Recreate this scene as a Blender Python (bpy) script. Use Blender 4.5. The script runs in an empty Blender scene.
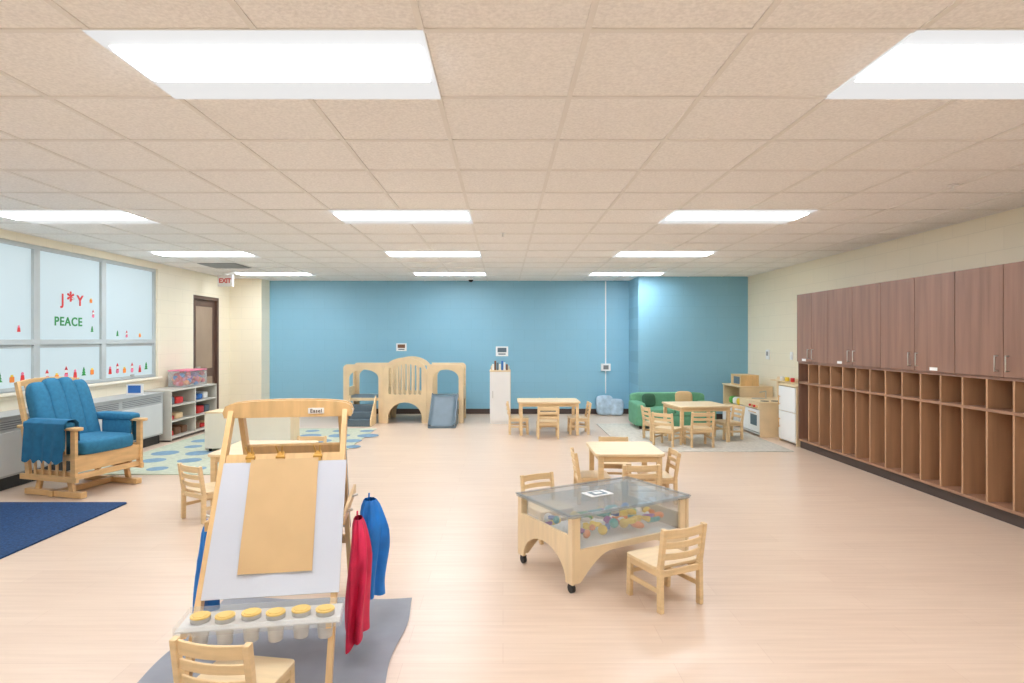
import bpy, bmesh, math, random
from mathutils import Vector, Matrix, Euler
random.seed(3)
pi = math.pi
scene = bpy.context.scene

# ------------------------------------------------------------------ materials
def lin(c):
    r = []
    for v in c[:3]:
        v /= 255.0
        r.append(v/12.92 if v <= 0.04045 else ((v+0.055)/1.055)**2.4)
    return (r[0], r[1], r[2], 1.0)

def base_mat(name, col, rough=0.5, metal=0.0):
    m = bpy.data.materials.new(name); m.use_nodes = True
    nt = m.node_tree; b = nt.nodes['Principled BSDF']
    b.inputs['Base Color'].default_value = lin(col)
    b.inputs['Roughness'].default_value = rough
    b.inputs['Metallic'].default_value = metal
    return m, nt, b

def noisy(name, col, rough=0.5, scale=(8,8,8), amt=0.06, bump=0.0, detail=3.0, nscale=1.0, metal=0.0):
    m, nt, b = base_mat(name, col, rough, metal)
    tc = nt.nodes.new('ShaderNodeTexCoord'); mp = nt.nodes.new('ShaderNodeMapping')
    mp.inputs['Scale'].default_value = scale
    nz = nt.nodes.new('ShaderNodeTexNoise'); nz.inputs['Scale'].default_value = nscale
    nz.inputs['Detail'].default_value = detail
    rp = nt.nodes.new('ShaderNodeValToRGB')
    c = lin(col)
    lo = tuple(max(0, v*(1-amt*2.2)) for v in c[:3])+(1,)
    hi = tuple(min(1, v*(1+amt*2.2)) for v in c[:3])+(1,)
    rp.color_ramp.elements[0].position = 0.3; rp.color_ramp.elements[0].color = lo
    rp.color_ramp.elements[1].position = 0.7; rp.color_ramp.elements[1].color = hi
    L = nt.links.new
    L(tc.outputs['Object'], mp.inputs['Vector']); L(mp.outputs['Vector'], nz.inputs['Vector'])
    L(nz.outputs['Fac'], rp.inputs['Fac']); L(rp.outputs['Color'], b.inputs['Base Color'])
    if bump > 0:
        bp = nt.nodes.new('ShaderNodeBump'); bp.inputs['Strength'].default_value = bump
        bp.inputs['Distance'].default_value = 0.01
        L(nz.outputs['Fac'], bp.inputs['Height']); L(bp.outputs['Normal'], b.inputs['Normal'])
    return m

def emis(name, col, strength, basec=None):
    m = bpy.data.materials.new(name); m.use_nodes = True
    nt = m.node_tree; b = nt.nodes['Principled BSDF']
    b.inputs['Base Color'].default_value = lin(basec or col)
    b.inputs['Emission Color'].default_value = lin(col)
    b.inputs['Emission Strength'].default_value = strength
    return m

def clear(name, col, opac, rough=0.1):
    m = bpy.data.materials.new(name); m.use_nodes = True
    nt = m.node_tree; b = nt.nodes['Principled BSDF']
    b.inputs['Base Color'].default_value = lin(col)
    b.inputs['Roughness'].default_value = rough
    b.inputs['Alpha'].default_value = opac
    return m

def block_wall(name, col, axis, amt=0.02, bw=0.41, bh=0.205):
    m, nt, b = base_mat(name, col, 0.45)
    tc = nt.nodes.new('ShaderNodeTexCoord'); sp = nt.nodes.new('ShaderNodeSeparateXYZ')
    cb = nt.nodes.new('ShaderNodeCombineXYZ'); br = nt.nodes.new('ShaderNodeTexBrick')
    L = nt.links.new
    L(tc.outputs['Object'], sp.inputs[0])
    L(sp.outputs['X' if axis == 'x' else 'Y'], cb.inputs['X']); L(sp.outputs['Z'], cb.inputs['Y'])
    L(cb.outputs[0], br.inputs['Vector'])
    c = lin(col)
    br.inputs['Scale'].default_value = 1.0
    br.inputs['Brick Width'].default_value = bw; br.inputs['Row Height'].default_value = bh
    br.inputs['Mortar Size'].default_value = 0.004; br.inputs['Mortar Smooth'].default_value = 0.6
    br.inputs['Color1'].default_value = c
    br.inputs['Color2'].default_value = tuple(v*(1-amt) for v in c[:3])+(1,)
    br.inputs['Mortar'].default_value = tuple(v*0.90 for v in c[:3])+(1,)
    L(br.outputs['Color'], b.inputs['Base Color'])
    bp = nt.nodes.new('ShaderNodeBump'); bp.invert = True
    bp.inputs['Strength'].default_value = 0.35; bp.inputs['Distance'].default_value = 0.005
    L(br.outputs['Fac'], bp.inputs['Height']); L(bp.outputs['Normal'], b.inputs['Normal'])
    return m

def floor_mat():
    m, nt, b = base_mat('floor_vinyl_plank', (226,190,166), 0.30)
    L = nt.links.new
    tc = nt.nodes.new('ShaderNodeTexCoord')
    br = nt.nodes.new('ShaderNodeTexBrick')
    br.inputs['Scale'].default_value = 1.0
    br.inputs['Brick Width'].default_value = 1.22; br.inputs['Row Height'].default_value = 0.18
    br.inputs['Mortar Size'].default_value = 0.0016; br.inputs['Mortar Smooth'].default_value = 0.5
    br.offset = 0.37
    br.inputs['Color1'].default_value = lin(FLOOR1)
    br.inputs['Color2'].default_value = lin(FLOOR2)
    br.inputs['Mortar'].default_value = lin(FLOOR3)
    L(tc.outputs['Object'], br.inputs['Vector'])
    mp = nt.nodes.new('ShaderNodeMapping'); mp.inputs['Scale'].default_value = (1.2, 22, 1)
    nz = nt.nodes.new('ShaderNodeTexNoise'); nz.inputs['Scale'].default_value = 1.5; nz.inputs['Detail'].default_value = 6
    L(tc.outputs['Object'], mp.inputs['Vector']); L(mp.outputs['Vector'], nz.inputs['Vector'])
    rp = nt.nodes.new('ShaderNodeValToRGB')
    rp.color_ramp.elements[0].position = 0.3; rp.color_ramp.elements[0].color = (0.88,0.855,0.83,1)
    rp.color_ramp.elements[1].position = 0.7; rp.color_ramp.elements[1].color = (1.0,1.0,1.0,1)
    L(nz.outputs['Fac'], rp.inputs['Fac'])
    mx = nt.nodes.new('ShaderNodeMixRGB'); mx.blend_type = 'MULTIPLY'; mx.inputs[0].default_value = 0.8
    L(br.outputs['Color'], mx.inputs[1]); L(rp.outputs['Color'], mx.inputs[2])
    L(mx.outputs[0], b.inputs['Base Color'])
    return m

FLOOR1=(227,203,181); FLOOR2=(223,198,176); FLOOR3=(212,184,162)
M = {}
M['floor'] = floor_mat()
M['ceil'] = noisy('ceiling_tile', (245,243,240), 0.9, (70,70,70), 0.035, 0.25, 4.0)
M['grid'] = noisy('ceiling_grid_paint', (236,233,228), 0.6, (5,5,5), 0.01)
M['blue'] = block_wall('blue_block_paint', (134,184,206), 'x')
M['cream_x'] = block_wall('cream_block_paint_x', (242,231,206), 'x')
M['cream_y'] = block_wall('cream_block_paint_y', (242,231,206), 'y')
M['cream'] = noisy('cream_paint', (240,230,210), 0.5, (3,3,3), 0.015)
M['base'] = noisy('dark_base_vinyl', (72,58,52), 0.5, (5,5,5), 0.03)
M['birch'] = noisy('birch_wood', (228,198,152), 0.42, (6,6,40), 0.04, 0.0, 4)
M['birch_h'] = noisy('birch_ply', (233,208,168), 0.4, (5,30,5), 0.03, 0.0, 4)
M['maple'] = noisy('maple_wood', (222,184,130), 0.4, (30,5,5), 0.05, 0.0, 4)
M['honey'] = noisy('honey_wood', (220,178,124), 0.38, (6,6,30), 0.05)
M['brown'] = noisy('walnut_laminate', (146,110,92), 0.4, (16,16,1.2), 0.08, 0.0, 5)
M['brown_in'] = noisy('walnut_laminate_inside', (184,142,108), 0.5, (16,16,1.2), 0.06, 0.0, 5)
M['brown_edge'] = noisy('laminate_edge', (160,120,94), 0.5, (8,8,8), 0.03)
M['white'] = noisy('white_laminate', (240,239,237), 0.4, (3,3,3), 0.01)
M['shelfw'] = noisy('pale_shelf_laminate', (206,200,188), 0.4, (3,3,3), 0.01)
M['board'] = noisy('white_dry_erase', (198,201,210), 0.25, (2,2,2), 0.01)
M['kraft'] = noisy('kraft_paper', (204,170,124), 0.8, (6,6,6), 0.02, 0.1)
M['teal'] = noisy('teal_corduroy', (46,116,150), 0.9, (30,30,30), 0.05, 0.15)
M['throw'] = noisy('blue_fleece_throw', (38,104,140), 0.95, (14,14,14), 0.06, 0.2)
M['navy'] = noisy('navy_carpet', (24,60,102), 0.95, (60,60,60), 0.22, 0.5, 5)
M['matgray'] = noisy('gray_splat_mat', (146,148,156), 0.6, (4,4,4), 0.05, 0.15)
M['rug_l'] = noisy('gray_rug', (200,194,182), 0.95, (20,20,20), 0.06, 0.2)
M['rug_g'] = noisy('sage_rug', (188,192,170), 0.95, (20,20,20), 0.05, 0.2)
M['rugdot'] = noisy('rug_blue_dot', (120,150,172), 0.95, (20,20,20), 0.06)
M['green'] = noisy('green_upholstery', (104,164,130), 0.7, (12,12,12), 0.04, 0.1)
M['dkgreen'] = noisy('dark_green_cloth', (52,92,70), 0.8, (12,12,12), 0.08)
M['slate'] = noisy('slate_plastic', (92,108,118), 0.45, (6,6,6), 0.04)
M['red'] = noisy('magenta_cloth', (212,34,80), 0.6, (10,10,10), 0.1)
M['cblue'] = noisy('azure_cloth', (22,120,206), 0.6, (10,10,10), 0.1)
M['black'] = noisy('black_rubber', (28,28,30), 0.5, (6,6,6), 0.05)
M['alu'] = noisy('painted_aluminium', (184,190,190), 0.4, (4,4,4), 0.02)
M['heater'] = noisy('heater_enamel', (176,178,178), 0.4, (4,4,4), 0.02)
M['heat_pn'] = noisy('heater_panel', (206,207,205), 0.4, (4,4,4), 0.015)
M['heat_dk'] = noisy('heater_grille', (120,122,124), 0.5, (4,4,4), 0.03)
M['chrome'] = noisy('brushed_nickel', (200,198,192), 0.3, (9,9,9), 0.02, metal=0.8)
M['brass'] = noisy('brass_clip', (206,160,80), 0.35, (9,9,9), 0.03, metal=0.4)
M['lid'] = noisy('yellow_lid', (224,190,112), 0.5, (9,9,9), 0.03)
M['doorbr'] = noisy('bronze_frame', (98,74,62), 0.45, (4,4,4), 0.03)
M['doorpn'] = noisy('door_panel', (150,128,108), 0.3, (4,4,2), 0.04)
M['clear'] = clear('clear_acrylic', (225,232,232), 0.18, 0.08)
M['smoke'] = clear('smoky_acrylic', (160,168,171), 0.36, 0.05)
M['cup'] = clear('frosted_plastic', (232,230,226), 0.55, 0.3)
M['lamp'] = emis('troffer_lens', (238,246,255), 27.5)
M['reflector_glow'] = emis('troffer_reflector_glow', (250,250,250), 0.78, (60,60,60))  # weak emission on dark base stands in for lens light on the reflector
M['pane'] = emis('frosted_window', (210,228,232), 0.66, (120,130,135))
M['pillow'] = noisy('pillow_cloth', (170,190,205), 0.9, (10,10,10), 0.1)
COL = {}
for n, c in dict(t_red=(214,50,48), t_green=(92,170,70), t_yellow=(238,202,60), t_orange=(236,132,44),
                 t_blue=(50,112,190), t_purple=(150,80,160), t_pink=(230,120,150), t_brown=(120,80,54), t_teal=(50,160,160)).items():
    COL[n] = noisy(n, c, 0.45, (8,8,8), 0.03)
TOY = list(COL.values())
M['letter_red'] = COL['t_red']
M['letter_green'] = noisy('letter_green', (40,140,70), 0.5, (8,8,8), 0.03)

# ------------------------------------------------------------------ mesh builder
class B:
    def __init__(s):
        s.bm = bmesh.new(); s.mats = []
    def mi(s, m):
        if isinstance(m, str): m = M[m]
        if m not in s.mats: s.mats.append(m)
        return s.mats.index(m)
    def _add(s, verts, faces, m, smooth=False, mat=None):
        i = s.mi(m)
        vs = [s.bm.verts.new(mat @ Vector(v) if mat else v) for v in verts]
        for f in faces:
            try:
                fc = s.bm.faces.new([vs[k] for k in f])
                fc.material_index = i; fc.smooth = smooth
            except ValueError:
                pass
    def box(s, c, d, m, rot=(0,0,0)):
        x, y, z = d[0]/2, d[1]/2, d[2]/2
        v = [(-x,-y,-z),(x,-y,-z),(x,y,-z),(-x,y,-z),(-x,-y,z),(x,-y,z),(x,y,z),(-x,y,z)]
        f = [(0,3,2,1),(4,5,6,7),(0,1,5,4),(1,2,6,5),(2,3,7,6),(3,0,4,7)]
        s._add(v, f, m, mat=Matrix.Translation(c) @ Euler(rot).to_matrix().to_4x4())
    def mm(s, a, b, m):
        s.box([(a[k]+b[k])/2 for k in range(3)], [abs(b[k]-a[k]) for k in range(3)], m)
    def beam(s, p1, p2, w, t, m, up=(1,0,0)):
        """rectangular bar from p1 to p2; w along 'up' axis, t along the other."""
        p1 = Vector(p1); p2 = Vector(p2); d = (p2-p1); L = d.length; d.normalize()
        a = Vector(up); a = (a - d*a.dot(d)).normalized(); b = d.cross(a)
        v = []
        for q in (p1, p2):
            for sa, sb in ((-1,-1),(1,-1),(1,1),(-1,1)):
                v.append(q + a*(sa*w/2) + b*(sb*t/2))
        s._add(v, [(0,3,2,1),(4,5,6,7),(0,1,5,4),(1,2,6,5),(2,3,7,6),(3,0,4,7)], m)
    def cyl(s, p1, p2, r, m, r2=None, seg=16):
        r2 = r if r2 is None else r2
        p1 = Vector(p1); p2 = Vector(p2); d = (p2-p1).normalized()
        a = Vector((1,0,0)) if abs(d.x) < 0.9 else Vector((0,1,0))
        a = (a-d*a.dot(d)).normalized(); b = d.cross(a)
        v = []
        for q, rr in ((p1, r), (p2, r2)):
            for k in range(seg):
                t = 2*pi*k/seg; v.append(q + a*rr*math.cos(t) + b*rr*math.sin(t))
        i = s.mi(m); vs = [s.bm.verts.new(q) for q in v]
        for k in range(seg):
            k2 = (k+1) % seg
            f = s.bm.faces.new((vs[k], vs[k2], vs[seg+k2], vs[seg+k])); f.material_index = i; f.smooth = True
        f = s.bm.faces.new(vs[:seg][::-1]); f.material_index = i
        f = s.bm.faces.new(vs[seg:]); f.material_index = i
    def cushion(s, c, d, m, rot=(0,0,0), p=0.4, nu=20, nv=12):
        def sg(v, e): return math.copysign(abs(v)**e, v)
        v = []; mt = Matrix.Translation(c) @ Euler(rot).to_matrix().to_4x4()
        for j in range(1, nv):
            ph = -pi/2 + pi*j/nv
            for k in range(nu):
                th = 2*pi*k/nu
                v.append((d[0]/2*sg(math.cos(ph),p)*sg(math.cos(th),p), d[1]/2*sg(math.cos(ph),p)*sg(math.sin(th),p), d[2]/2*sg(math.sin(ph),p)))
        n = len(v); v.append((0,0,-d[2]/2)); v.append((0,0,d[2]/2))
        f = []
        for j in range(nv-2):
            for k in range(nu):
                k2 = (k+1) % nu
                f.append((j*nu+k, j*nu+k2, (j+1)*nu+k2, (j+1)*nu+k))
        for k in range(nu):
            k2 = (k+1) % nu
            f.append((n, k2, k)); f.append((n+1, (nv-2)*nu+k, (nv-2)*nu+k2))
        s._add(v, f, m, True, mt)
    def ball(s, c, d, m, rot=(0,0,0)): s.cushion(c, d, m, rot, 1.0, 14, 8)
    def prism(s, pts, axis, a, b, m, holes=(), mat=None):
        """pts 2-D outline extruded along axis between a and b."""
        i = s.mi(m)
        def P(p, t):
            q = (p[0],p[1],t) if axis == 'z' else ((p[0],t,p[1]) if axis == 'y' else (t,p[0],p[1]))
            return mat @ Vector(q) if mat else Vector(q)
        tb = bmesh.new(); edges = []
        loops = [pts]+list(holes)
        for lp in loops:
            vs = [tb.verts.new((p[0],p[1],0)) for p in lp]
            for k in range(len(vs)): edges.append(tb.edges.new((vs[k], vs[(k+1) % len(vs)])))
        if holes:
            bmesh.ops.triangle_fill(tb, edges=edges, use_beauty=True, use_dissolve=False)
        else:
            tb.faces.new(list(tb.verts))
        tb.verts.index_update()
        vl = [v.co.copy() for v in tb.verts]
        fl = [[v.index for v in f.verts] for f in tb.faces]
        A = [s.bm.verts.new(P(v, a)) for v in vl]; C = [s.bm.verts.new(P(v, b)) for v in vl]
        for f in fl:
            for S in (A, C):
                q = s.bm.faces.new([S[k] for k in f]); q.material_index = i
        o = 0
        for lp in loops:
            n = len(lp)
            for k in range(n):
                k2 = (k+1) % n
                q = s.bm.faces.new((A[o+k], A[o+k2], C[o+k2], C[o+k])); q.material_index = i
            o += n
        tb.free()
    def surf(s, fn, nu, nv, m, closed=False):
        i = s.mi(m); g = []
        for j in range(nv+1):
            g.append([s.bm.verts.new(fn(k/nu, j/nv)) for k in range(nu if closed else nu+1)])
        for j in range(nv):
            for k in range(nu):
                k2 = (k+1) % nu if closed else k+1
                f = s.bm.faces.new((g[j][k], g[j][k2], g[j+1][k2], g[j+1][k])); f.material_index = i; f.smooth = True
        return g
    def finish(s, name, loc=(0,0,0), rz=0.0, bevel=0.003, scale=1.0):
        bmesh.ops.recalc_face_normals(s.bm, faces=s.bm.faces[:])
        me = bpy.data.meshes.new(name); s.bm.to_mesh(me); s.bm.free()
        for m in s.mats: me.materials.append(m)
        o = bpy.data.objects.new(name, me); scene.collection.objects.link(o)
        o.location = loc; o.rotation_euler = (0,0,rz); o.scale = (scale,)*3
        if bevel:
            md = o.modifiers.new('bevel', 'BEVEL'); md.width = bevel; md.segments = 2
            md.limit_method = 'ANGLE'; md.angle_limit = math.radians(50)
        return o
def rrect(x0, y0, x1, y1, r, n=5):
    p = []
    for cx, cy, a in ((x1-r,y0+r,-90),(x1-r,y1-r,0),(x0+r,y1-r,90),(x0+r,y0+r,180)):
        for k in range(n+1):
            t = math.radians(a+90*k/n); p.append((cx+r*math.cos(t), cy+r*math.sin(t)))
    return p
def arc(cx, cy, rx, ry, a0, a1, n=12):
    return [(cx+rx*math.cos(math.radians(a0+(a1-a0)*k/n)), cy+ry*math.sin(math.radians(a0+(a1-a0)*k/n))) for k in range(n+1)]

# ------------------------------------------------------------------ room shell
XL, XR, YB, YF, H = -5.15, 4.45, 11.7, -2.5, 2.595
def shell(name, a, b, m, bevel=0):
    t = B(); t.mm(a, b, m); return t.finish(name, bevel=bevel)
shell('floor', (XL-0.2, YF-0.2, -0.1), (XR+0.2, YB+0.2, 0), 'floor')
shell('ceiling', (XL-0.2, YF-0.2, H), (XR+0.2, YB+0.2, H+0.1), 'ceil')
shell('wall_back', (-4.55, YB, 0), (XR+0.2, YB+0.2, H), 'blue')
shell('wall_back_projection', (2.46, 10.9, 0), (XR, YB, H), 'blue')
shell('wall_back_pier', (XL, 11.3, 0), (-4.55, YB+0.2, H), 'cream_x')
shell('wall_right', (XR, YF, 0), (XR+0.2, YB, H), 'cream_y')
shell('wall_front', (XL-0.2, YF-0.2, 0), (XR+0.2, YF, H), 'cream_x')
WY = [3.27, 4.4, 5.54, 6.67, 7.79, 8.95]; WS, WT = 0.90, 2.50
DY0, DY1, DH = 9.98, 10.88, 2.20
for a, b in (((XL-0.2, YF, 0), (XL, WY[0], H)), ((XL-0.2, WY[0], 0), (XL, WY[-1], WS)), ((XL-0.2, WY[0], WT), (XL, WY[-1], H)),
             ((XL-0.2, WY[-1], 0), (XL, DY0, H)), ((XL-0.2, DY0, DH), (XL, DY1, H)), ((XL-0.2, DY1, 0), (XL, 11.9, H))):
    shell('wall_left', a, b, 'cream_y')
# windows
for i in range(5):
    a, b = WY[i], WY[i+1]
    t = B(); x0, x1 = XL-0.09, XL-0.03; fr = 0.045
    t.mm((x0, a, WS), (x1, a+fr, WT), 'alu'); t.mm((x0, b-fr, WS), (x1, b, WT), 'alu')
    t.mm((x0, a+fr, WT-fr), (x1, b-fr, WT), 'alu'); t.mm((x0, a+fr, WS), (x1, b-fr, WS+fr), 'alu')
    t.mm((x0, a+fr, 1.395), (x1, b-fr, 1.455), 'alu')
    t.mm((x0, a+fr+.01, 1.36), (x1-.02, b-fr-.01, 1.395), 'alu')
    t.mm((x0+.02, a+fr, WS+fr), (x0+.03, b-fr, 1.40), 'pane'); t.mm((x0+.02, a+fr, 1.45), (x0+.03, b-fr, WT-fr), 'pane')
    t.mm((x1, (a+b)/2-.04, WS+fr), (x1+.015, (a+b)/2+.04, WS+fr+.02), 'chrome')
    t.finish('window_%d' % (i+1), bevel=0.002)
t = B(); t.mm((XL-.1, WY[0], WS-.03), (XL+.06, WY[-1]+.03, WS), 'cream'); t.finish('trim_1', bevel=0.004)
# window stickers
par = bpy.data.objects.new('window_stickers', None); scene.collection.objects.link(par)
def text(s, loc, size, m, rot, parent, extr=0.002, space=1.15, nm=None):
    c = bpy.data.curves.new('letters', 'FONT'); c.body = s; c.size = size; c.extrude = extr
    c.space_character = space; c.offset = size*0.02
    o = bpy.data.objects.new('letters', c); scene.collection.objects.link(o)
    c.materials.append(M[m]); o.location = loc; o.rotation_euler = rot; o.parent = parent
    return o
XW = XL-0.055
text('J', (XW, 7.07, 1.87), 0.18, 'letter_red', (pi/2,0,pi/2), par)
text('*', (XW, 7.17, 1.84), 0.26, 'letter_red', (pi/2,0,pi/2), par)
text('Y', (XW, 7.33, 1.87), 0.18, 'letter_red', (pi/2,0,pi/2), par)
text('PEACE', (XW, 6.96, 1.62), 0.145, 'letter_green', (pi/2,0,pi/2), par, space=1.15)
t = B()
def sticker(y, z, sc, kind):
    X0, X1 = XW-.002, XW+.002
    if kind == 0:
        t.prism(arc(y, z, .03*sc, .03*sc, 0, 340, 10), 'x', X0, X1, TOY[6]); t.prism(arc(y, z+.05*sc, .02*sc, .02*sc, 0, 340, 10), 'x', X0, X1, 'white')
        t.prism([(y-.025*sc, z+.065*sc), (y+.025*sc, z+.065*sc), (y, z+.11*sc)], 'x', X0, X1, 'letter_red')
        t.prism([(y-.022*sc, z+.02*sc), (y+.022*sc, z+.02*sc), (y+.022*sc, z+.032*sc), (y-.022*sc, z+.032*sc)], 'x', X1, X1+.002, 'letter_red')
    elif kind == 1:
        for k in range(3):
            t.prism([(y-(.04-.01*k)*sc, z+.03*k*sc), (y+(.04-.01*k)*sc, z+.03*k*sc), (y, z+(.045+.03*k)*sc)], 'x', X0, X1+.001*k, 'letter_green')
    elif kind == 2:
        t.prism([(y-.03*sc, z-.02*sc), (y+.03*sc, z-.02*sc), (y+.02*sc, z+.05*sc), (y-.02*sc, z+.05*sc)], 'x', X0, X1, 'letter_red')
        t.prism(arc(y, z+.065*sc, .018*sc, .018*sc, 0, 340, 10), 'x', X0, X1, TOY[6])
    else:
        t.prism(rrect(y-.03*sc, z-.02*sc, y+.03*sc, z+.04*sc, .01*sc), 'x', X0, X1, TOY[3])
        t.prism(arc(y, z+.05*sc, .02*sc, .012*sc, 0, 340, 8), 'x', X0, X1, TOY[2])
for i, y in enumerate([5.9,6.05,6.2,6.36,6.5, 6.85,7.0,7.15,7.3,7.45,7.6, 7.95,8.1,8.25,8.42,8.6,8.75]):
    sticker(y, 1.0+0.03*random.random(), 1.0, (0,2,1,3,2,0,3)[i % 7])
for i, (y, z) in enumerate([(7.60,1.55),(7.62,1.75),(7.58,1.93),(6.45,1.55),(8.1,1.5),(8.3,1.5),(8.6,1.5)]):
    sticker(y, z, 0.7, (i*3+1) % 4)
o = t.finish('sticker_figures', bevel=0); o.parent = par

# door
t = B()
g = .002
t.mm((XL-.12, DY0+g, 0), (XL+.0, DY0+.06, DH-g), 'doorbr'); t.mm((XL-.12, DY1-.06, 0), (XL+.0, DY1-g, DH-g), 'doorbr')
t.mm((XL-.12, DY0+.06, DH-.06), (XL+.0, DY1-.06, DH-g), 'doorbr')
t.mm((XL-.10, DY0+.06, 0.005), (XL-.05, DY1-.06, DH-.06), 'doorbr')
t.mm((XL-.05, DY0+.16, 0.95), (XL-.042, DY1-.16, DH-.18), 'doorpn')
t.mm((XL-.05, DY0+.16, 0.15), (XL-.042, DY1-.16, 0.80), 'doorpn')
t.cyl((XL-.05, DY0+.11, .98), (XL-.0, DY0+.11, .98), .012, 'chrome'); t.cyl((XL, DY0+.10, .98), (XL, DY0+.22, .98), .011, 'chrome')
t.finish('door_1', bevel=0.003)
# baseboards
bb = 0.10
shell('baseboard_back', (-4.55, YB-.012, 0), (2.46, YB, bb), 'base')
t = B(); t.mm((2.448, 10.888, 0), (2.46, YB-.012, bb), 'base'); t.mm((2.46, 10.888, 0), (XR, 10.9, bb), 'base'); t.finish('baseboard_projection', bevel=0)
shell('baseboard_right', (XR-.012, 8.08, 0), (XR, 10.888, bb), 'base')
t = B(); t.mm((XL, 8.45, 0), (XL+.012, DY0, bb), 'base'); t.mm((XL, DY1, 0), (XL+.012, 11.3, bb), 'base')
t.mm((XL+.012, 11.288, 0), (-4.538, 11.3, bb), 'base'); t.finish('baseboard_left', bevel=0)

# ceiling grid + troffers
GX = [-0.30+0.61*k for k in range(-7, 8)]; GX = [g for g in GX if XL < g < XR]
GY = [2.81+0.61*k for k in range(-8, 15)]; GY = [g for g in GY if YF < g < YB]
fix = []
rows = [-0.85, 2.20, 5.25, 7.69, 10.13]
cols = [-4.57, -1.52, 1.53]
for r in rows:
    for c in cols: fix.append((c, r))
t = B(); w = 0.012; z0, z1 = H-0.006, H
def infix(x, y):
    for c, r in fix:
        if c+.02 < x < c+1.20 and r+.02 < y < r+.59: return True
    return False
for g in GX:
    segs = [YF]+GY+[YB]
    for k in range(len(segs)-1):
        if not infix(g, (segs[k]+segs[k+1])/2): t.mm((g-w, segs[k], z0), (g+w, segs[k+1], z1), 'grid')
for g in GY:
    t.mm((XL, g-w, z0-.0006), (XR, g+w, z1), 'grid')
t.mm((XL, YF, z0), (XL+.02, YB, z1), 'grid'); t.mm((XR-.02, YF, z0), (XR, YB, z1), 'grid')
t.finish('trim_ceiling_grid', bevel=0)
for c, r in fix:
    t = B(); e = -0.008
    x0, x1, y0, y1 = c+e-.01, c+1.22-e, r+e, r+.61-e
    t.mm((x0, y0, H-.009), (x1, y1, H-.001), 'reflector_glow')
    ym = (y0+y1)/2-.03
    t.prism([(ym-.17, H-.0091), (ym-.14, H-.017), (ym+.11, H-.017), (ym+.15, H-.0091)], 'x', x0+.025, x1-.025, 'lamp')
    t.finish('ceiling_light', bevel=0)
# vent
t = B(); t.mm((-4.55, 8.93, H-.012), (-3.98, 9.50, H-.007), 'heat_dk')
for k in range(12): t.mm((-4.53, 8.96+.045*k, H-.022), (-4.0, 8.972+.045*k, H-.012), 'heater')
t.finish('ceiling_vent', bevel=0)
t = B(); t.cyl((-0.6, 11.2, H-.03), (-0.6, 11.2, H-.007), .06, 'white'); t.ball((-0.6, 11.2, H-.035), (.09,.09,.08), 'black'); t.finish('dome_camera', bevel=0)
for (x, y) in [(-0.0, 6.4), (3.3, 4.4)]:
    t = B(); t.cyl((x, y, H-.012), (x, y, H-.007), .035, 'white'); t.cyl((x, y, H-.04), (x, y, H-.012), .008, 'white'); t.cyl((x, y, H-.045), (x, y, H-.04), .018, 'white')
    t.finish('fire_sprinkler', bevel=0)

# exit sign
t = B(); t.box((0,0,0), (.26,.05,.20), 'white'); t.cyl((0,0,.10), (0,0,.125), .04, 'white')
ex = t.finish('exit_sign', (-4.76, 10.3, 2.462), 0, .006)
text('EXIT', (-.105, -.027, -.04), 0.11, 'letter_red', (pi/2,0,0), ex, .002, 0.9)

# ------------------------------------------------------------------ lockers on right wall
t = B(); xf, xb = 3.97, XR-.006
y1, y0 = 8.07, 2.04; top = 2.055
t.mm((xf+.03, y0, 0), (xb, y1, .10), 'base')
t.mm((xb-.012, y0, .10), (xb, y1, top), 'brown_in')
t.mm((xf, y0, .10), (xb-.012, y1, .125), 'brown_edge')
t.mm((xf, y0, .865), (xb-.012, y1, .89), 'brown_edge')
t.mm((xf, y0, 1.13), (xb-.012, y1, 1.155), 'brown')
t.mm((xf+.02, y0, top-.02), (xb-.012, y1, top), 'brown')
t.mm((xf+.0, y1-.02, .125), (xb-.012, y1, top-.02), 'brown')
t.mm((xf+.0, y0, .125), (xb-.012, y0+.02, top-.02), 'brown')
n = 23; pitch = (y1-y0-.02)/n
for k in range(1, n):
    y = y0+.01+pitch*k
    t.mm((xf, y-.01, .125), (xb-.012, y+.01, .865), 'brown_in'); t.mm((xf, y-.01, .89), (xb-.012, y+.01, 1.13), 'brown_in')
for k in range(n):
    y = y0+.01+pitch*(k+.5)
    t.cyl((xb-.012, y, .74), (xb-.05, y, .75), .006, 'chrome', seg=8)
ed = [8.07,7.69,7.30,6.79,6.28,5.765,5.25,4.74,4.23,3.72,3.21,2.63,2.04]
for k in range(len(ed)-1):
    a, b = ed[k+1]+.003, ed[k]-.003
    t.mm((xf-.018, a, 1.158), (xf, b, top-.003), 'brown')
    hy = (a+.05) if k % 2 == 0 else (b-.05)
    t.cyl((xf-.045, hy, 1.20), (xf-.045, hy, 1.33), .005, 'chrome', seg=8)
    for hz in (1.205, 1.325): t.cyl((xf-.045, hy, hz), (xf-.018, hy, hz), .004, 'chrome', seg=8)
    if k in (0, 2, 5): t.mm((xf-.020, (a+b)/2-.05, 1.17), (xf-.018, (a+b)/2+.05, 1.20), 'white')
t.finish('storage_lockers', bevel=0.0015)

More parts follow.
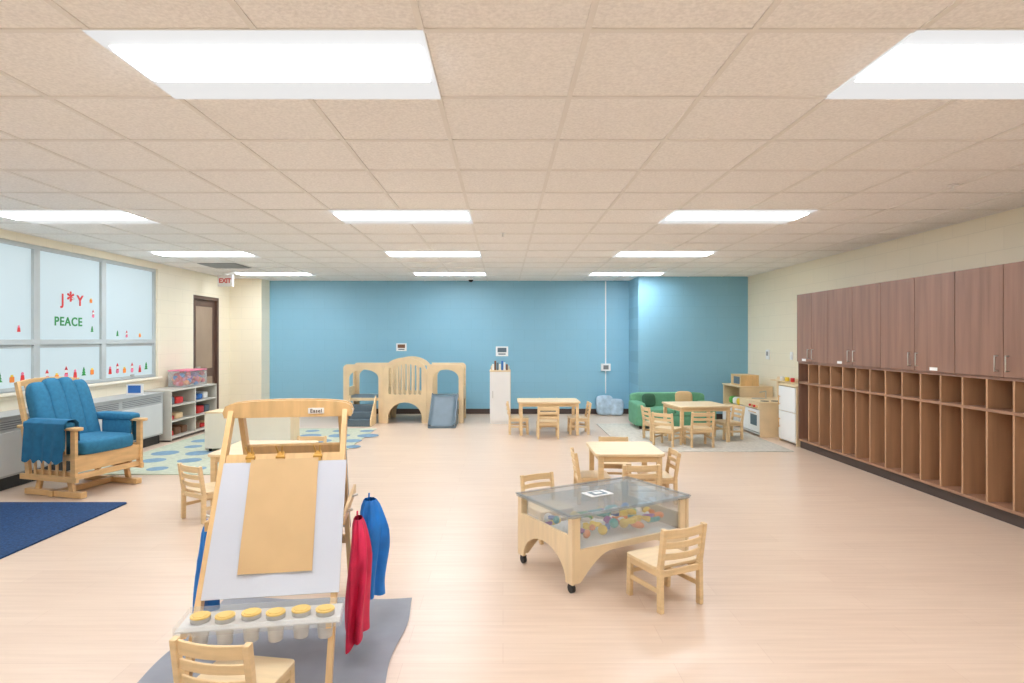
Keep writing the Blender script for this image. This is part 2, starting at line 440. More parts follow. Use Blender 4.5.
# ------------------------------------------------------------------ heater
t = B(); hx = -4.77
t.mm((XL+.005, 2.0, 0.0), (hx-.05, 8.42, .13), 'black')
t.mm((XL+.005, 2.0, .13), (hx, 8.42, .70), 'heater')
y = 2.0
while y < 8.3:
    t.mm((hx, y+.008, .15), (hx+.008, min(y+.9, 8.41)-.008, .56), 'heat_pn')
    for k in range(4):
        t.mm((hx, y+.03, .59+.022*k), (hx+.003, min(y+.9, 8.41)-.03, .60+.022*k), 'heat_dk')
    y += .915
t.mm((XL+.006, 2.0, .70), (hx+.012, 8.43, .715), 'heater')
t.finish('radiator_cover', bevel=0.003)
t = B(); t.mm((-5.02, 8.0, .716), (-4.80, 8.012, .86), 'white'); t.mm((-5.0, 7.998, .74), (-4.83, 8.0, .84), TOY[4]); t.mm((-5.02,8.012,.716),(-4.80,8.06,.72),'white'); t.finish('picture_card', bevel=0)

# ------------------------------------------------------------------ chairs / tables
def chair(x, y, rz, sc=1.0, z=0.0, mt='birch'):
    t = B(); w, d, hs, hb = .30, .28, .235, .455
    for s in (-1, 1):
        t.beam((s*(w/2-.012), -d/2+.01, 0), (s*(w/2-.012), -d/2+.012, hs), .026, .034, mt)
        t.beam((s*(w/2-.012), -d/2+.012, hs-.001), (s*(w/2-.012), -d/2-.022, hb), .026, .030, mt)
        t.beam((s*(w/2-.012), d/2-.008, 0), (s*(w/2-.012), d/2-.016, hs-.012), .026, .034, mt)
        t.beam((s*(w/2-.012), -d/2+.02, .11), (s*(w/2-.012), d/2-.02, .11), .016, .026, mt)
        t.beam((s*(w/2-.012), -d/2+.02, hs-.03), (s*(w/2-.012), d/2-.02, hs-.03), .018, .036, mt)
    t.beam((-w/2+.02, d/2-.014, hs-.03), (w/2-.02, d/2-.014, hs-.03), .036, .016, mt, up=(0,0,1))
    t.beam((-w/2+.02, -d/2+.012, hs-.03), (w/2-.02, -d/2+.012, hs-.03), .036, .016, mt, up=(0,0,1))
    t.beam((-w/2+.02, d/2-.014, .14), (w/2-.02, d/2-.014, .14), .022, .014, mt, up=(0,0,1))
    out = rrect(-w/2-.004, -d/2+.028, w/2+.004, d/2+.012, .025)
    t.prism(out, 'z', hs-.012, hs+.006, 'birch_h')
    for zc, hh in ((.425, .050), (.362, .036), (.300, .036)):
        yo = -d/2+.012-.034*(zc-hs)/(hb-hs)
        def f1(off):
            return [(xx, yo+off-.022*(1-(xx/(w/2-.02))**2)) for xx in [(-1+2*k/8)*(w/2-.02) for k in range(9)]]
        a = f1(.006); b = f1(-.006)[::-1]
        t.prism(a+b, 'z', zc-hh/2, zc+hh/2, mt)
    return t.finish('toddler_chair', (x, y, z), rz, .004, sc)

def table(x, y, w, d, h, rz=0.0, z=0.0, round_=.05):
    t = B()
    t.prism(rrect(-w/2, -d/2, w/2, d/2, round_), 'z', h-.024, h, 'birch_h')
    for sx in (-1, 1):
        for sy in (-1, 1):
            t.beam((sx*(w/2-.05), sy*(d/2-.05), 0), (sx*(w/2-.05), sy*(d/2-.05), h-.024), .045, .045, 'birch')
        t.mm((sx*(w/2-.045)-.01, -d/2+.07, h-.075), (sx*(w/2-.045)+.01, d/2-.07, h-.024), 'birch')
        t.mm((-w/2+.07, sx*(d/2-.045)-.01, h-.075), (w/2-.07, sx*(d/2-.045)+.01, h-.024), 'birch')
    return t.finish('childrens_table', (x, y, z), rz, .004)

# near sensory-table chairs
chair(.905, 3.37, math.radians(26), 1.0)
chair(.33, 4.45, math.radians(-152), .95)
# second group
table(1.09, 5.42, .60, .64, .48)
chair(1.10, 4.96, math.radians(3)); chair(.80, 5.42, -pi/2); chair(1.39, 5.42, pi/2); chair(1.12, 6.02, pi-.1)
# centre back group
table(.70, 9.35, .95, .62, .51)
chair(.66, 8.88, 0, 1.05); chair(.24, 9.32, -pi/2, 1.05); chair(1.17, 9.32, pi/2, 1.05); chair(.75, 9.86, pi, 1.05)
# right back group on rug
RZ = .0085
table(2.80, 8.72, .78, .70, .51, .12, RZ)
chair(2.66, 8.16, .05, 1.05, RZ); chair(2.22, 8.68, -pi/2+.12, 1.05, RZ); chair(2.25, 8.22, -.7, 1.0, RZ); chair(3.30, 8.80, pi/2+.12, 1.05, RZ)
# behind the easel
table(-2.17, 5.50, .76, .72, .47)
chair(-2.42, 4.93, -.55); chair(-1.98, 6.06, pi)
# in front of the easel
chair(-.955, 2.165, math.radians(-9), .97, .007)

# ------------------------------------------------------------------ sensory table
t = B(); L, W, TH = .94, .60, .455
for sx in (-1, 1):
    out = [(-W/2, .055), (-W/2+.05, .055)]+arc(0, .055, W/2-.065, .17, 180, 0, 14)+[(W/2-.05, .055), (W/2, .055), (W/2, TH-.02)]
    out += [(W/2-.04, TH-.02), (W/2-.04, .33), (-W/2+.04, .33), (-W/2+.04, TH-.02), (-W/2, TH-.02)]
    t.prism(out, 'x', sx*(L/2-.018)-.009, sx*(L/2-.018)+.009, 'birch_h')
    for sy in (-1, 1):
        cx, cy = sx*(L/2-.03), sy*(W/2-.035)
        t.cyl((cx, cy, .03), (cx, cy, .06), .008, 'chrome', seg=8)
        t.cyl((cx-.011, cy, .026), (cx+.011, cy, .026), .026, 'black')
        t.box((cx, cy, .048), (.03, .03, .012), 'black')
for sy in (-1, 1):
    x0, x1 = -L/2+.028, L/2-.028
    out = [(x0, .055), (x0+.045, .055)]+[(x0+.045+.24*(k/8), .055+.155*math.sin(pi/2*k/8)) for k in range(1, 9)]
    out += [(x1-.045-.24*(k/8), .055+.155*math.sin(pi/2*k/8)) for k in range(8, 0, -1)]+[(x1-.045, .055), (x1, .055), (x1, TH-.02), (x1-.045, TH-.02), (x1-.045, .245), (x0+.045, .245), (x0+.045, TH-.02), (x0, TH-.02)]
    t.prism(out, 'y', sy*(W/2-.018)-.009, sy*(W/2-.018)+.009, 'birch_h')
a, b = L/2-.05, W/2-.05
t.mm((-a, -b, .225), (a, b, .232), 'white')
for sy in (-1, 1): t.mm((-a, sy*b-.003, .232), (a, sy*b+.003, TH-.02), 'clear')
for sx in (-1, 1): t.mm((sx*a-.003, -b+.003, .232), (sx*a+.003, b-.003, TH-.02), 'clear')
t.prism(rrect(-L/2-.01, -W/2-.01, L/2+.01, W/2+.01, .03), 'z', TH-.018, TH-.008, 'smoke')
for sy in (-1, 1): t.mm((-L/2-.005, sy*(W/2+.0)-.008, TH-.008), (L/2+.005, sy*(W/2+.0)+.008, TH), 'smoke')
for sx in (-1, 1): t.mm((sx*(L/2)-.008, -W/2+.01, TH-.008), (sx*(L/2)+.008, W/2-.01, TH), 'smoke')
t.prism(rrect(-.10, -.02, .08, .10, .01), 'z', TH-.007, TH-.004, 'white')
t.prism(rrect(-.065, .0, .045, .08, .005), 'z', TH-.004, TH-.002, 'slate')
t.prism(rrect(-.04, .02, .02, .06, .005), 'z', TH-.002, TH-.001, 'white')
SX, SY, SR = .647, 3.90, math.radians(29.5)
t.finish('sensory_table', (SX, SY, 0), SR, .003)
t = B()
for k in range(70):
    x = random.uniform(-.36, .36); y = random.uniform(-.19, .19); c = random.choice([TOY[1],TOY[1],TOY[2],TOY[2],TOY[2],TOY[3],TOY[0],TOY[5],TOY[4],M['white'],TOY[8]])
    kd = k % 4; z = .272+.04*random.random()
    r = (random.random()*3, random.random()*3, random.random()*3)
    if kd == 0: t.ball((x, y, z), (.10,.045,.045), c, (0,0,r[2]))
    elif kd == 1: t.ball((x, y, z), (.06,.06,.06), c)
    elif kd == 2: t.cushion((x, y, z), (.09,.06,.03), c, (0,.3,r[2]), .5)
    else:
        d = Vector((math.cos(r[2]), math.sin(r[2]), 0))*.045
        t.cyl(Vector((x,y,z))-d, Vector((x,y,z))+d, .019, c, .004, 10)
t.finish('toy_food_pile', (SX, SY, 0), SR, 0)

# ------------------------------------------------------------------ easel
EX, EY, ER = -1.035, 2.92, math.radians(9)
HH = 1.15; SL = .72/HH
def fy(z): return -(HH-z)*SL
def by(z): return (HH-z)*.50
t = B(); zo = .022
for s in (-1, 1):
    t.beam((s*.262, fy(zo), zo), (s*.262, fy(1.12), 1.12), .024, .045, 'maple')
    t.beam((s*.235, by(zo), zo), (s*.235, by(1.12)+.01, 1.12), .024, .045, 'maple')
    t.beam((s*.283, fy(.66)-.02, .66), (s*.283, by(.66)+.02, .66), .014, .04, 'maple')
    t.cyl((s*.245, .0, 1.105), (s*.298, .0, 1.105), .012, 'chrome')
    for yy in (-.22, .05): t.cyl((s*.288, yy, .67), (s*.315, yy, .68), .006, 'chrome', seg=8)
out = [(-.292, 1.085), (.292, 1.085), (.299, 1.11), (.288, 1.14)]+[(.275*math.cos(pi*k/14), 1.145+.022*math.sin(pi*k/14)) for k in range(0, 15)]+[(-.288, 1.14), (-.299, 1.11)]
t.prism(out, 'y', -.045, -.027, 'maple')
t.prism(list(out), 'y', .027, .045, 'maple')
t.prism(rrect(.09, 1.10, .165, 1.128, .003), 'y', -.047, -.045, 'white')
def frail(z, h, x=.274):
    t.beam((-x, fy(z), z), (x, fy(z), z), h, .02, 'maple', up=(0, SL, 1))
frail(.905, .05); frail(.345, .05)
t.beam((-.222, by(.905), .905), (.222, by(.905), .905), .05, .02, 'maple', up=(0, -.5, 1))
t.beam((-.222, by(.345), .345), (.222, by(.345), .345), .05, .02, 'maple', up=(0, -.5, 1))
n_f = Vector((0, -1, SL)).normalized()
def slab(xa, xb2, za, zb, off, th, m):
    p = [Vector((xa, fy(za), za)), Vector((xb2, fy(za), za)), Vector((xb2, fy(zb), zb)), Vector((xa, fy(zb), zb))]
    v = [q+n_f*off for q in p]+[q+n_f*(off+th) for q in p]
    t._add(v, [(0,3,2,1),(4,5,6,7),(0,1,5,4),(1,2,6,5),(2,3,7,6),(3,0,4,7)], m)
slab(-.250, .285, .40, .885, .026, .008, 'board')
nb = Vector((0, 1, .5)).normalized()
p = [Vector((-.25, by(.40), .40)), Vector((.25, by(.40), .40)), Vector((.25, by(.885), .885)), Vector((-.25, by(.885), .885))]
v = [q+nb*.024 for q in p]+[q+nb*.032 for q in p]
t._add(v, [(0,3,2,1),(4,5,6,7),(0,1,5,4),(1,2,6,5),(2,3,7,6),(3,0,4,7)], 'board')
for cx in (-.14, -.01, .155):
    c0 = Vector((cx, fy(.905), .905))+n_f*.03
    t.box(c0, (.03, .012, .05), 'brass', (-.5, 0, 0)); t.box(c0+Vector((0,-.012,-.03)), (.036, .012, .018), 'brass', (-.5, 0, 0))
    t.cyl(c0+Vector((-.02,.0,.0)), c0+Vector((.02,.0,.0)), .009, 'brass', seg=10)
    t.beam(c0+Vector((-.008,-.006,.02)), c0+Vector((-.014,-.03,.055)), .006, .006, 'brass'); t.beam(c0+Vector((.008,-.006,.02)), c0+Vector((.014,-.03,.055)), .006, .006, 'brass')
ty1 = fy(.385)-.035; ty0 = ty1-.16
TXL, TXR = -.285, .305
t.mm((TXL, ty0, .372), (TXR, ty1, .378), 'cup')
t.mm((TXL, ty0-.006, .360), (TXR, ty0, .395), 'clear'); t.mm((TXL-.006, ty0, .360), (TXL, ty1, .395), 'clear'); t.mm((TXR, ty0, .360), (TXR+.006, ty1, .395), 'clear')
t.mm((TXL, ty1, .36), (TXR, ty1+.006, .40), 'clear')
for s in (-1, 1): t.beam((s*.262, ty0+.02, .355), (s*.262, fy(.355)+.0, .355), .02, .025, 'maple')
for k in range(6):
    cx = -.222+.093*k; cy = (ty0+ty1)/2+.006*(-1)**k
    t.cyl((cx, cy, .29), (cx, cy, .372), .027, 'cup', .034)
    t.cyl((cx, cy, .378), (cx, cy, .394), .036, 'cup')
    t.cyl((cx, cy, .394), (cx, cy, .400), .037, 'lid')
    t.cyl((cx, cy, .400), (cx, cy, .403), .028, 'lid', .026)
easel = t.finish('art_easel', (EX, EY, 0), ER, .002)
text('Easel', (.10, -.048, 1.106), 0.024, 'base', (pi/2,0,0), easel, .0003)
t = B()
def pf(u, v):
    z = .895-.42*v; x = -.135+.295*u+.012*v
    q = Vector((x, fy(z), z))+n_f*(.037+.006*math.sin(u*5+v*2)**2+(.006*math.sin(u*9)*v if v > .7 else 0))
    return q
t.surf(pf, 16, 16, 'kraft'); t.finish('kraft_paper_sheet', (EX, EY, 0), ER, 0)

def apron(name, lx, ly, ztop, zbot, m, rx, ry, folds, ph, acc=None):
    t = B()
    def f(u, v):
        a = 2*pi*u; z = ztop-(ztop-zbot)*v
        k = .42+.58*min(1, v*3.0)**.6
        w = 1+.28*math.sin(folds*a+ph)*min(1, v*2)+.08*math.sin((folds+3)*a+v*6)
        zz = z-.02*math.sin(a*2+ph)*v+(.03*math.sin(a+ph))*v
        return Vector((lx+rx*k*w*math.cos(a)+.01*math.sin(v*5), ly+ry*k*w*math.sin(a), zz))
    t.surf(f, 60, 18, m, True)
    t.cyl((lx-.006, ly, ztop-.01), (lx-.004, ly+.004, ztop+.03), .004, m, seg=8)
    return t.finish(name, (EX, EY, 0), ER, 0)
apron('painting_apron', .340, -.22, .64, .115, 'red', .045, .10, 5, .4)
apron('painting_apron', .375, .06, .65, .16, 'cblue', .07, .09, 5, 1.9)
apron('painting_apron', -.345, -.10, .60, .20, 'cblue', .042, .08, 4, 1.0)
# mat under the easel
t = B()
def mf(u, v):
    x = -1.55+1.05*u-.0*v; y = 1.55+1.82*v
    return Vector((x+.012*math.sin(v*17), y+.015*math.sin(u*13), .0045+.0015*math.sin(x*9+y*4)))
t.surf(mf, 30, 40, 'matgray'); t.finish('splat_mat', bevel=0)

# ------------------------------------------------------------------ rugs
def rug(name, x0, y0, x1, y1, m, dots=None, h=.008):
    t = B(); t.prism(rrect(x0, y0, x1, y1, .03), 'z', 0.0005, h, m)
    if dots:
        for (x, y, r) in dots: t.prism(arc(x, y, r, r, 0, 345, 23), 'z', h, h+.001, 'rugdot')
    return t.finish(name, bevel=0)
rug('navy_rug', -4.72, 2.6, -3.33, 5.33, 'navy', h=.012)
dots = []
for i in range(6):
    for j in range(7):
        dots.append((-4.30+.43*i+(.12 if j % 2 else 0), 6.72+.46*j, .11+.05*((i*3+j) % 3)/2))
rug('dotted_rug', -4.6, 6.44, -2.05, 9.75, 'rug_g', dots)
rug('gray_rug', 1.6, 7.75, 3.77, 10.3, 'rug_l')

# ------------------------------------------------------------------ glider chair
t = B(); hw = .33
for s in (-1, 1):
    t.beam((s*(hw-.05), -.33, .03), (s*(hw-.05), .33, .03), .06, .05, 'honey')
    t.beam((s*(hw-.05), -.20, .05), (s*(hw-.05), -.16, .20), .03, .05, 'honey'); t.beam((s*(hw-.05), .20, .05), (s*(hw-.05), .16, .20), .03, .05, 'honey')
    t.beam((s*(hw-.05), -.22, .20), (s*(hw-.05), .22, .20), .035, .05, 'honey')
    t.beam((s*hw, -.34, .17), (s*hw, .32, .17), .028, .05, 'honey')
    t.beam((s*hw, .28, .15), (s*hw, .28, .60), .03, .055, 'honey')
    t.beam((s*hw, -.24, .15), (s*hw, -.30, .60), .03, .05, 'honey')
    t.beam((s*hw, -.27, .36), (s*hw, .28, .36), .025, .05, 'honey')
    for k in range(5):
        yy = -.17+.085*k; t.beam((s*hw, yy, .18), (s*hw, yy, .60), .014, .028, 'honey')
    t.prism(rrect(s*hw-.04, -.36, s*hw+.04, .36, .035), 'z', .60, .625, 'honey')
    t.cushion((s*hw, -.01, .638), (.13, .52, .075), 'teal', p=.45)
    t.cushion((s*(hw+.045), .0, .52), (.045, .46, .26), 'teal', p=.4)
    t.cushion((s*(hw-.035), .04, .54), (.045, .36, .20), 'teal', p=.5)
    t.beam((s*(hw-.02), -.22, .30), (s*(hw-.05), -.46, 1.0), .03, .045, 'honey')
t.beam((-hw, -.0, .03), (hw, -.0, .03), .05, .05, 'honey', up=(0,1,0))
t.beam((-hw, .28, .30), (hw, .28, .30), .14, .024, 'honey', up=(0,0,1))
t.beam((-hw, .28, .19), (hw, .28, .19), .05, .024, 'honey', up=(0,0,1))
for k in range(7): 
    xx = -.21+.07*k
    t.beam((xx, -.23, .33), (xx, -.455, .98), .03, .014, 'honey')
out = [(-.28, .96), (.28, .96)]+arc(0, .99, .28, .04, 0, 180, 12)
t.prism(out, 'y', -.02, .005, 'honey', mat=Matrix.Translation((0, -.45, 0)))
t.beam((-hw, 0, .36), (hw, 0, .36), .50, .02, 'honey', up=(0,1,0))
t.cushion((0, .04, .43), (.56, .58, .14), 'teal', p=.35)
ang = math.atan2(.24, .70)
for k in range(4):
    xx = (k-1.5)*.135; hgt = .70-.03*abs(k-1.5)
    t.cushion((xx, -.255, .705-.016*abs(k-1.5)), (.155, .15, hgt), 'teal', (ang, 0, -xx*.15), p=.5)
# fleece throw draped over the near arm
def drape(u, v):
    y = -.20+.46*u
    prof = [(.262, .50), (.268, .66), (.30, .69), (.36, .69), (.402, .66), (.412, .50), (.420, .33)]
    q = v*(len(prof)-1); k = min(int(q), len(prof)-2); f = q-k
    x = prof[k][0]*(1-f)+prof[k+1][0]*f; z = prof[k][1]*(1-f)+prof[k+1][1]*f
    x += .008*math.sin(u*22+v*2)*(max(0, v-.5)*2)
    if v > .95: z -= .015*math.sin(u*30)
    return Vector((x, y+.02*v*math.sin(u*6), z))
t.surf(drape, 40, 24, 'throw')
t.finish('glider_chair', (-4.08, 5.86, 0), math.radians(-106), .004, 1.05)

# ------------------------------------------------------------------ left shelf with toys
t = B(); sx0, sx1, sy0, sy1 = -5.13, -4.70, 8.50, 9.85
t.mm((sx0, sy0, 0.02), (sx1, sy0+.02, .73), 'shelfw'); t.mm((sx0, sy1-.02, 0.02), (sx1, sy1, .73), 'shelfw'); t.mm((sx0, (sy0+sy1)/2-.01, .05), (sx1, (sy0+sy1)/2+.01, .71), 'shelfw')
t.mm((sx0, sy0+.02, .02), (sx0+.012, sy1-.02, .73), 'shelfw')
for z in (.05, .28, .50, .72): t.mm((sx0+.012, sy0+.02, z-.01), (sx1, sy1-.02, z+.01), 'shelfw')
t.mm((sx0+.03, sy0+.03, 0), (sx1-.03, sy1-.03, .04), 'base')
t.finish('toy_shelf', bevel=.002)
t = B()
tm = [TOY[0], TOY[7], M['birch'], M['white'], M['slate'], M['birch'], TOY[0], TOY[4], M['kraft']]
for z in (.061, .291, .511):
    y = sy0+.05
    while y < sy1-.15:
        w = random.uniform(.12, .22); w = min(w, sy1-.03-y); h = random.uniform(.05, .12); c = random.choice(tm)
        if not (abs(y+w/2-(sy0+sy1)/2) < w/2+.03):
            t.cushion((-4.88, y+w/2, z+h/2), (.22, w, h), c, p=.25)
        y += w+.03
t.finish('shelf_toys', bevel=0)
t = B(); bx0, bx1, by0, by1, bz = -5.05, -4.75, 9.05, 9.62, .732
t.mm((bx0, by0, bz), (bx1, by1, bz+.006), 'clear')
for a, b in (((bx0, by0), (bx1, by0+.005)), ((bx0, by1-.005), (bx1, by1)), ((bx0, by0+.005), (bx0+.005, by1-.005)), ((bx1-.005, by0+.005), (bx1, by1-.005))):
    t.mm((a[0], a[1], bz+.006), (b[0], b[1], bz+.24), 'clear')
t.prism(rrect(bx0-.01, by0-.01, bx1+.01, by1+.01, .02), 'z', bz+.24, bz+.255, TOY[6])
for k in range(110):
    t.ball((random.uniform(bx0+.045, bx1-.045), random.uniform(by0+.045, by1-.045), bz+.042+random.random()*.16), (.075,.075,.075), random.choice([TOY[0],TOY[0],TOY[0],TOY[5],TOY[4],TOY[6],TOY[3]]))
t.finish('toy_bin', bevel=0)
# low cream shelf unit (back towards camera)
t = B(); x0, x1, y0, y1 = -3.84, -2.74, 7.72, 8.08
t.mm((x0, y0, .05), (x1, y0+.015, .50), 'cream'); t.mm((x0, y0, .50), (x1, y1, .52), 'birch_h')
for x in (x0, (x0+x1)/2-.01, x1-.02): t.mm((x, y0+.015, .03), (x+.02, y1, .50), 'birch_h')
for z in (.05, .27): t.mm((x0+.02, y0+.015, z), (x1-.02, y1, z+.018), 'birch_h')
for x in (x0+.05, x1-.05):
    for y in (y0+.05, y1-.05): t.cyl((x-.012, y, .034), (x+.012, y, .034), .024, 'black')
t.finish('low_bookshelf', bevel=.003)

# ------------------------------------------------------------------ play loft
t = B(); PY = 10.4; PD = .75
xa, xb_, xc, xd = -2.77, -2.08, -1.32, -.69
PH = .44
def sidepanel(x0, x1, y, rr):
    out = [(x0, 0), (x0+.10, 0), (x0+.10, PH-.05), (x1-.08, PH-.05), (x1-.08, 0), (x1, 0)]
    out += (arc(x1-.07, .95, .07, .07, 0, 90, 6) if rr > 0 else [(x1, 1.02)])
    out += (arc(x0+.07, .95, .07, .07, 90, 180, 6) if rr < 0 else [(x0, 1.02)])
    hole = [(x0+.10, PH), (x1-.08, PH), (x1-.08, .78)]+arc((x0+.10+x1-.08)/2, .78, (x1-x0-.18)/2, .15, 0, 180, 12)[1:-1]+[(x0+.10, .78)]
    t.prism(out, 'y', y, y+.025, 'birch_h', holes=[hole])
def centre(y):
    out = [(xb_+.002, 0), (xb_+.09, 0)]+arc((xb_+xc)/2, .10, (xc-xb_)/2-.09, .26, 180, 0, 14)[0:]+[(xc-.09, 0), (xc-.002, 0), (xc-.002, .88)]
    out += arc((xb_+xc)/2, .88, (xc-xb_)/2-.002, .26, 0, 180, 16)[1:-1]+[(xb_+.002, .88)]
    holes = []
    for k in range(7):
        cx = xb_+.12+(xc-xb_-.24)*k/6; hz = .83+.20*math.sqrt(max(0, 1-((cx-(xb_+xc)/2)/.36)**2))
        holes.append(rrect(cx-.025, .50, cx+.025, hz, .02, 3))
    t.prism(out, 'y', y, y+.025, 'birch_h', holes=holes)
for y in (PY, PY+PD):
    centre(y)
    sidepanel(xa, xb_, y, -1); sidepanel(xc, xd, y, 1)
for x in (xa, xb_-.012, xc-.012, xd-.025):
    t.prism([(PY+.025, 0), (PY+.12, 0), (PY+.12, PH-.05), (PY+PD-.1, PH-.05), (PY+PD-.1, 0), (PY+PD, 0), (PY+PD, .93), (PY+PD-.08, .94), (PY+PD-.08, .60), (PY+.105, .60), (PY+.105, .94), (PY+.025, .93)], 'x', x, x+.025, 'birch')
t.mm((xa+.025, PY+.025, PH-.03), (xb_-.012, PY+PD, PH), 'slate'); t.mm((xb_+.013, PY+.025, PH-.03), (xc-.012, PY+PD, PH), 'slate'); t.mm((xc+.013, PY+.025, PH-.03), (xd-.025, PY+PD, PH), 'slate')
for k in range(3):
    zt = PH-.11*(k+1); y1 = PY-.13*k; 
    t.mm((xa+.16, y1-.13, 0.0), (xb_-.14, y1, zt), 'slate')
for x in (xa+.115, xb_-.135):
    t.prism([(PY, 0), (PY-.42, 0), (PY-.42, .12), (PY-.02, PH+.04), (PY, PH+.04)], 'x', x, x+.02, 'birch')
sxa, sxb = xc+.10, xd-.10
def sl(u, v):
    y = PY+.0-.58*v; z = PH*(1-v)**1.15*1.0+.03
    x = sxa+(sxb-sxa)*u
    z += .045*(abs(2*u-1)**6)
    return Vector((x, y, z))
t.surf(sl, 20, 14, 'slate')
for x, w in ((sxa-.012, .02), (sxb-.008, .02)):
    pts = [(PY-.58*k/10, PH*(1-k/10)**1.15+.085) for k in range(11)]
    t.prism(pts+[(PY-.58, 0), (PY, 0)], 'x', x, x+w, 'slate')
t.mm((sxa, PY-.60, 0), (sxb, PY-.58, .035), 'slate')
t.finish('climbing_loft', bevel=.003)

# ------------------------------------------------------------------ white tall cabinet
t = B(); x0, x1, y0, y1 = -.225, .125, 10.28, 10.70
t.mm((x0, y0+.02, 0), (x1, y1, .90), 'white'); t.mm((x0+.006, y0, .05), (x1-.006, y0+.018, .89), 'white'); t.mm((x0-.006, y0-.005, .90), (x1+.006, y1, .92), 'birch_h')
t.mm((x1, y0+.02, .0), (x1+.006, y1, .90), 'birch_h'); t.cyl((x0+.05, y0-.02, .45), (x0+.05, y0-.02, .57), .006, 'chrome')
for z in (.455, .565): t.cyl((x0+.05, y0-.02, z), (x0+.05, y0, z), .004, 'chrome')
t.finish('white_cabinet', bevel=.003)
t = B()
for k in range(7): t.mm((-.19+.04*k, 10.36, .922), (-.157+.04*k, 10.55, 1.02+.03*((k*5) % 3)), [M['white'], TOY[7], M['slate'], M['cream'], TOY[4]][k % 5])
t.mm((-.21, 10.355, .921), (-.195, 10.56, .99), 'birch'); t.mm((.095, 10.355, .921), (.11, 10.56, .99), 'birch')
t.finish('book_row', bevel=.001)

# ------------------------------------------------------------------ wall signs
def sign(name, x, z, w, h, inner, y=YB):
    t = B(); t.mm((x-w/2, y-.012, z-h/2), (x+w/2, y-.001, z+h/2), 'white')
    if inner: 
        t.mm((x-w*.36, y-.014, z-h*.1), (x+w*.36, y-.012, z+h*.36), inner); t.mm((x-w*.3, y-.014, z-h*.34), (x+w*.3, y-.012, z-h*.22), M['slate'])
    return t.finish(name, bevel=.001)
sign('wall_sign', -1.98, 1.30, .20, .15, TOY[7])
sign('wall_sign', -.02, 1.22, .24, .19, M['slate'])
t = B(); rx = 2.0
t.mm((rx-.010, YB-.02, .98), (rx+.010, YB-.001, H-.01), 'white'); t.mm((rx-.09, YB-.05, .84), (rx+.09, YB-.001, .98), 'white'); t.mm((rx-.05, YB-.055, .87), (rx+.05, YB-.05, .95), 'heat_dk')
t.mm((rx-.008, YB-.018, .4), (rx+.008, YB-.001, .84), 'white')
t.finish('outlet_raceway', bevel=.002)
t = B(); t.mm((XR-.02, 10.0, 1.12), (XR-.001, 10.12, 1.28), 'white'); t.mm((XR-.024, 10.03, 1.18), (XR-.02, 10.09, 1.25), 'heat_dk'); t.finish('thermostat', bevel=.003)
t = B(); t.mm((XR-.012, 9.2, 1.14), (XR-.001, 9.28, 1.26), 'white'); t.mm((XR-.02, 9.23, 1.18), (XR-.012, 9.25, 1.22), 'white'); t.finish('light_switch', bevel=.002)
t = B(); t.cushion((0,0,.19), (.34,.12,.38), 'pillow', (-.15,0,.1), p=.5); t.cushion((.22,-.04,.16), (.26,.12,.32), 'pillow', (-.2,0,-.2), p=.5); t.finish('floor_pillow', (1.95, 11.5, 0.0), 0, 0)

# ------------------------------------------------------------------ sofa
t = B(); w = 1.30
t.cushion((0, .03, .15), (w-.04, .58, .22), 'green', p=.15); t.cushion((-.24, -.04, .27), (.48, .50, .11), 'green', p=.25); t.cushion((.24, -.04, .27), (.48, .50, .11), 'green', p=.25)
t.cushion((0, .26, .32), (w-.04, .17, .46), 'green', (-.06,0,0), p=.22)
for s in (-1, 1): t.cushion((s*(w/2-.085), .0, .235), (.17, .64, .37), 'green', p=.25)
for sx in (-1, 1):
    for sy in (-1, 1): t.cyl((sx*(w/2-.1), sy*.2, 0), (sx*(w/2-.1), sy*.2, .05), .02, 'base', .025)
t.finish('toddler_sofa', (2.78, 9.92, .0085), 0, 0)
t = B(); t.cushion((0,0,.11), (.22,.08,.22), 'dkgreen', (-.25,0,.1), p=.5); t.finish('throw_pillow', (2.42, 9.96, .335), 0, 0)
t = B(); t.cushion((0,0,.13), (.28,.09,.26), 'kraft', (-.25,0,-.1), p=.5); t.finish('throw_pillow', (3.0, 9.96, .335), 0, 0)

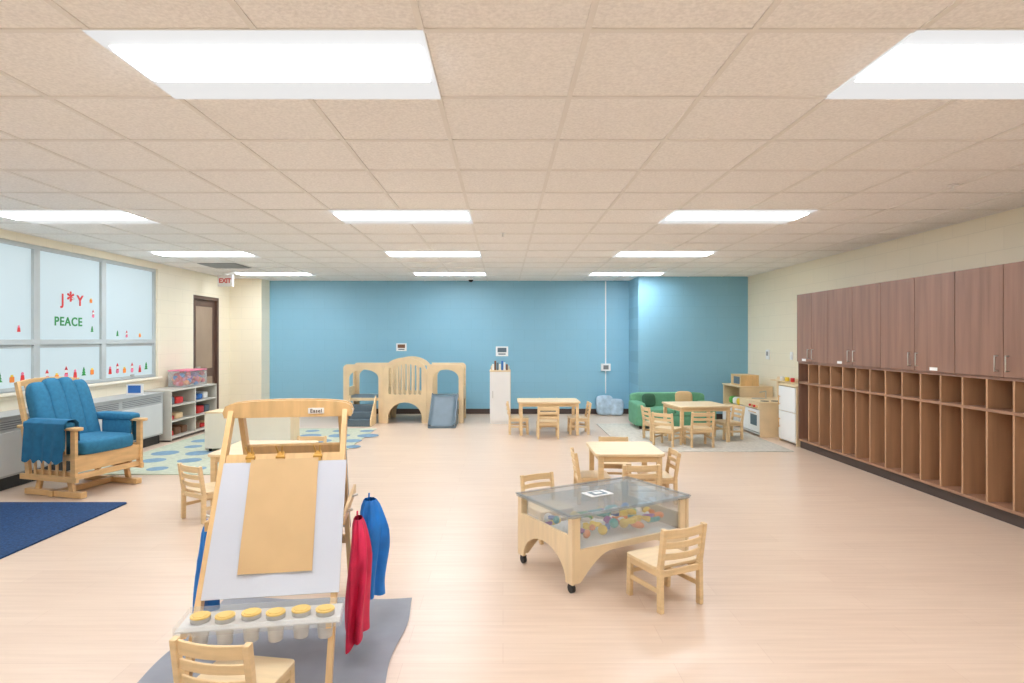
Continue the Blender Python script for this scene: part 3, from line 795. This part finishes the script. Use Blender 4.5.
# ------------------------------------------------------------------ play kitchen (faces -X)
def kit(name, xf, y0, y1, h, style):
    t = B(); xb2 = XR-.016
    t.mm((xf+.015, y0, .0), (xb2, y0+.018, h), 'birch_h'); t.mm((xf+.015, y1-.018, .0), (xb2, y1, h), 'birch_h')
    t.mm((xb2-.012, y0+.018, .02), (xb2, y1-.018, h), 'white'); t.mm((xf, y0-.008, h), (xb2, y1+.008, h+.02), 'birch_h'); t.mm((xf+.015, y0+.018, .03), (xb2-.012, y1-.018, .05), 'white')
    ym = (y0+y1)/2
    if style == 'fridge':
        t.mm((xf, y0+.02, .05), (xf+.016, y1-.02, h*.55), 'white'); t.mm((xf, y0+.02, h*.56), (xf+.016, y1-.02, h-.01), 'white')
        t.cyl((xf-.025, y1-.07, h*.25), (xf-.025, y1-.07, h*.42), .008, 'honey'); t.cyl((xf-.025, y1-.07, h*.65), (xf-.025, y1-.07, h*.82), .008, 'honey')
        for z in (h*.27, h*.40, h*.67, h*.80): t.cyl((xf-.025, y1-.07, z), (xf, y1-.07, z), .005, 'honey')
        t.prism([(y0, h+.02), (y1, h+.02)]+arc(ym, h+.02, (y1-y0)/2, .09, 0, 180, 10)[1:-1], 'x', xb2-.03, xb2-.012, 'birch_h')
    elif style == 'stove':
        t.mm((xf, y0+.02, .07), (xf+.016, ym-.004, h-.10), 'white'); t.mm((xf, ym+.004, .07), (xf+.016, y1-.02, h-.10), 'white')
        t.mm((xf-.004, y0+.08, .16), (xf, ym-.07, h-.18), 'slate')
        t.cyl((xf-.025, y0+.07, h-.14), (xf-.025, ym-.06, h-.14), .007, 'honey')
        for k in range(4): t.cyl((xf-.02, y0+.08+.08*k, h-.05), (xf+.015, y0+.08+.08*k, h-.05), .018, TOY[0] if k % 2 else M['honey'])
        t.mm((xf+.006, y0+.02, h-.09), (xf+.016, y1-.02, h-.0), 'birch_h')
        for k in range(2): t.cyl((xf+.15+.16*k, y0+.16, h+.02), (xf+.15+.16*k, y0+.16, h+.026), .06, 'black')
        t.cyl((xf+.22, ym+.17, h+.02), (xf+.22, ym+.17, h+.03), .10, 'chrome'); t.cyl((xf+.34, ym+.17, h+.02), (xf+.34, ym+.17, h+.14), .01, 'chrome'); t.cyl((xf+.34, ym+.17, h+.14), (xf+.24, ym+.17, h+.12), .01, 'chrome')
        t.prism(rrect(y0, h+.02, y1, h+.36, .05), 'x', xb2-.03, xb2-.013, 'birch_h', holes=[rrect(y0+.07, h+.10, ym-.03, h+.28, .02), rrect(ym+.03, h+.10, y1-.07, h+.28, .02)])
        t.mm((xb2-.15, y0+.03, h+.30), (xb2-.03, y1-.03, h+.315), 'birch_h')
        for k in range(3): t.cyl((xb2-.09, y0+.1+.17*k, h+.315), (xb2-.09, y0+.1+.17*k, h+.375), .03, [TOY[0], TOY[2], M['white']][k])
    else:
        t.mm((xf+.012, y0+.02, h*.48), (xf+.30, y1-.02, h*.50), 'birch_h')
        t.mm((xf, y0+.02, .05), (xf+.016, ym-.003, h*.46), 'white'); t.mm((xf, ym+.003, .05), (xf+.016, y1-.02, h*.46), 'white')
        for s in (-1, 1): t.ball((xf-.012, ym+s*.04, h*.35), (.025,.025,.025), 'honey')
        for k in range(4): t.cushion((xf+.15, y0+.12+.17*k, h*.5+.07), (.14,.12,.13), [TOY[0], TOY[2], M['white'], TOY[1]][k], p=.6)
        t.mm((xf+.06, y0+.08, h+.02), (xf+.36, y1-.25, h+.20), 'maple'); t.mm((xf+.055, y0+.13, h+.05), (xf+.06, y1-.38, h+.17), 'slate')
    return t.finish(name, (0,0,.0), 0, .002)
kit('play_refrigerator', 3.97, 8.14, 8.66, .80, 'fridge')
kit('play_stove', 3.80, 8.90, 9.66, .50, 'stove')
kit('play_cupboard', 3.88, 9.86, 10.62, .66, 'cup')

# ------------------------------------------------------------------ world, camera
w = bpy.data.worlds.new('World'); scene.world = w; w.use_nodes = True
w.node_tree.nodes['Background'].inputs[0].default_value = (1, .98, .95, 1); w.node_tree.nodes['Background'].inputs[1].default_value = 0.6
cam = bpy.data.cameras.new('Camera'); co = bpy.data.objects.new('Camera', cam); scene.collection.objects.link(co)
co.location = (0, 0, 1.46); co.rotation_euler = (pi/2, 0, 0)
cam.sensor_width = 36; cam.lens = 600/1024*36; cam.shift_x = 9/1024; cam.shift_y = -2.5/1024; cam.clip_start = .05
scene.camera = co
scene.view_settings.view_transform = 'Standard'
scene.view_settings.exposure = 0.0
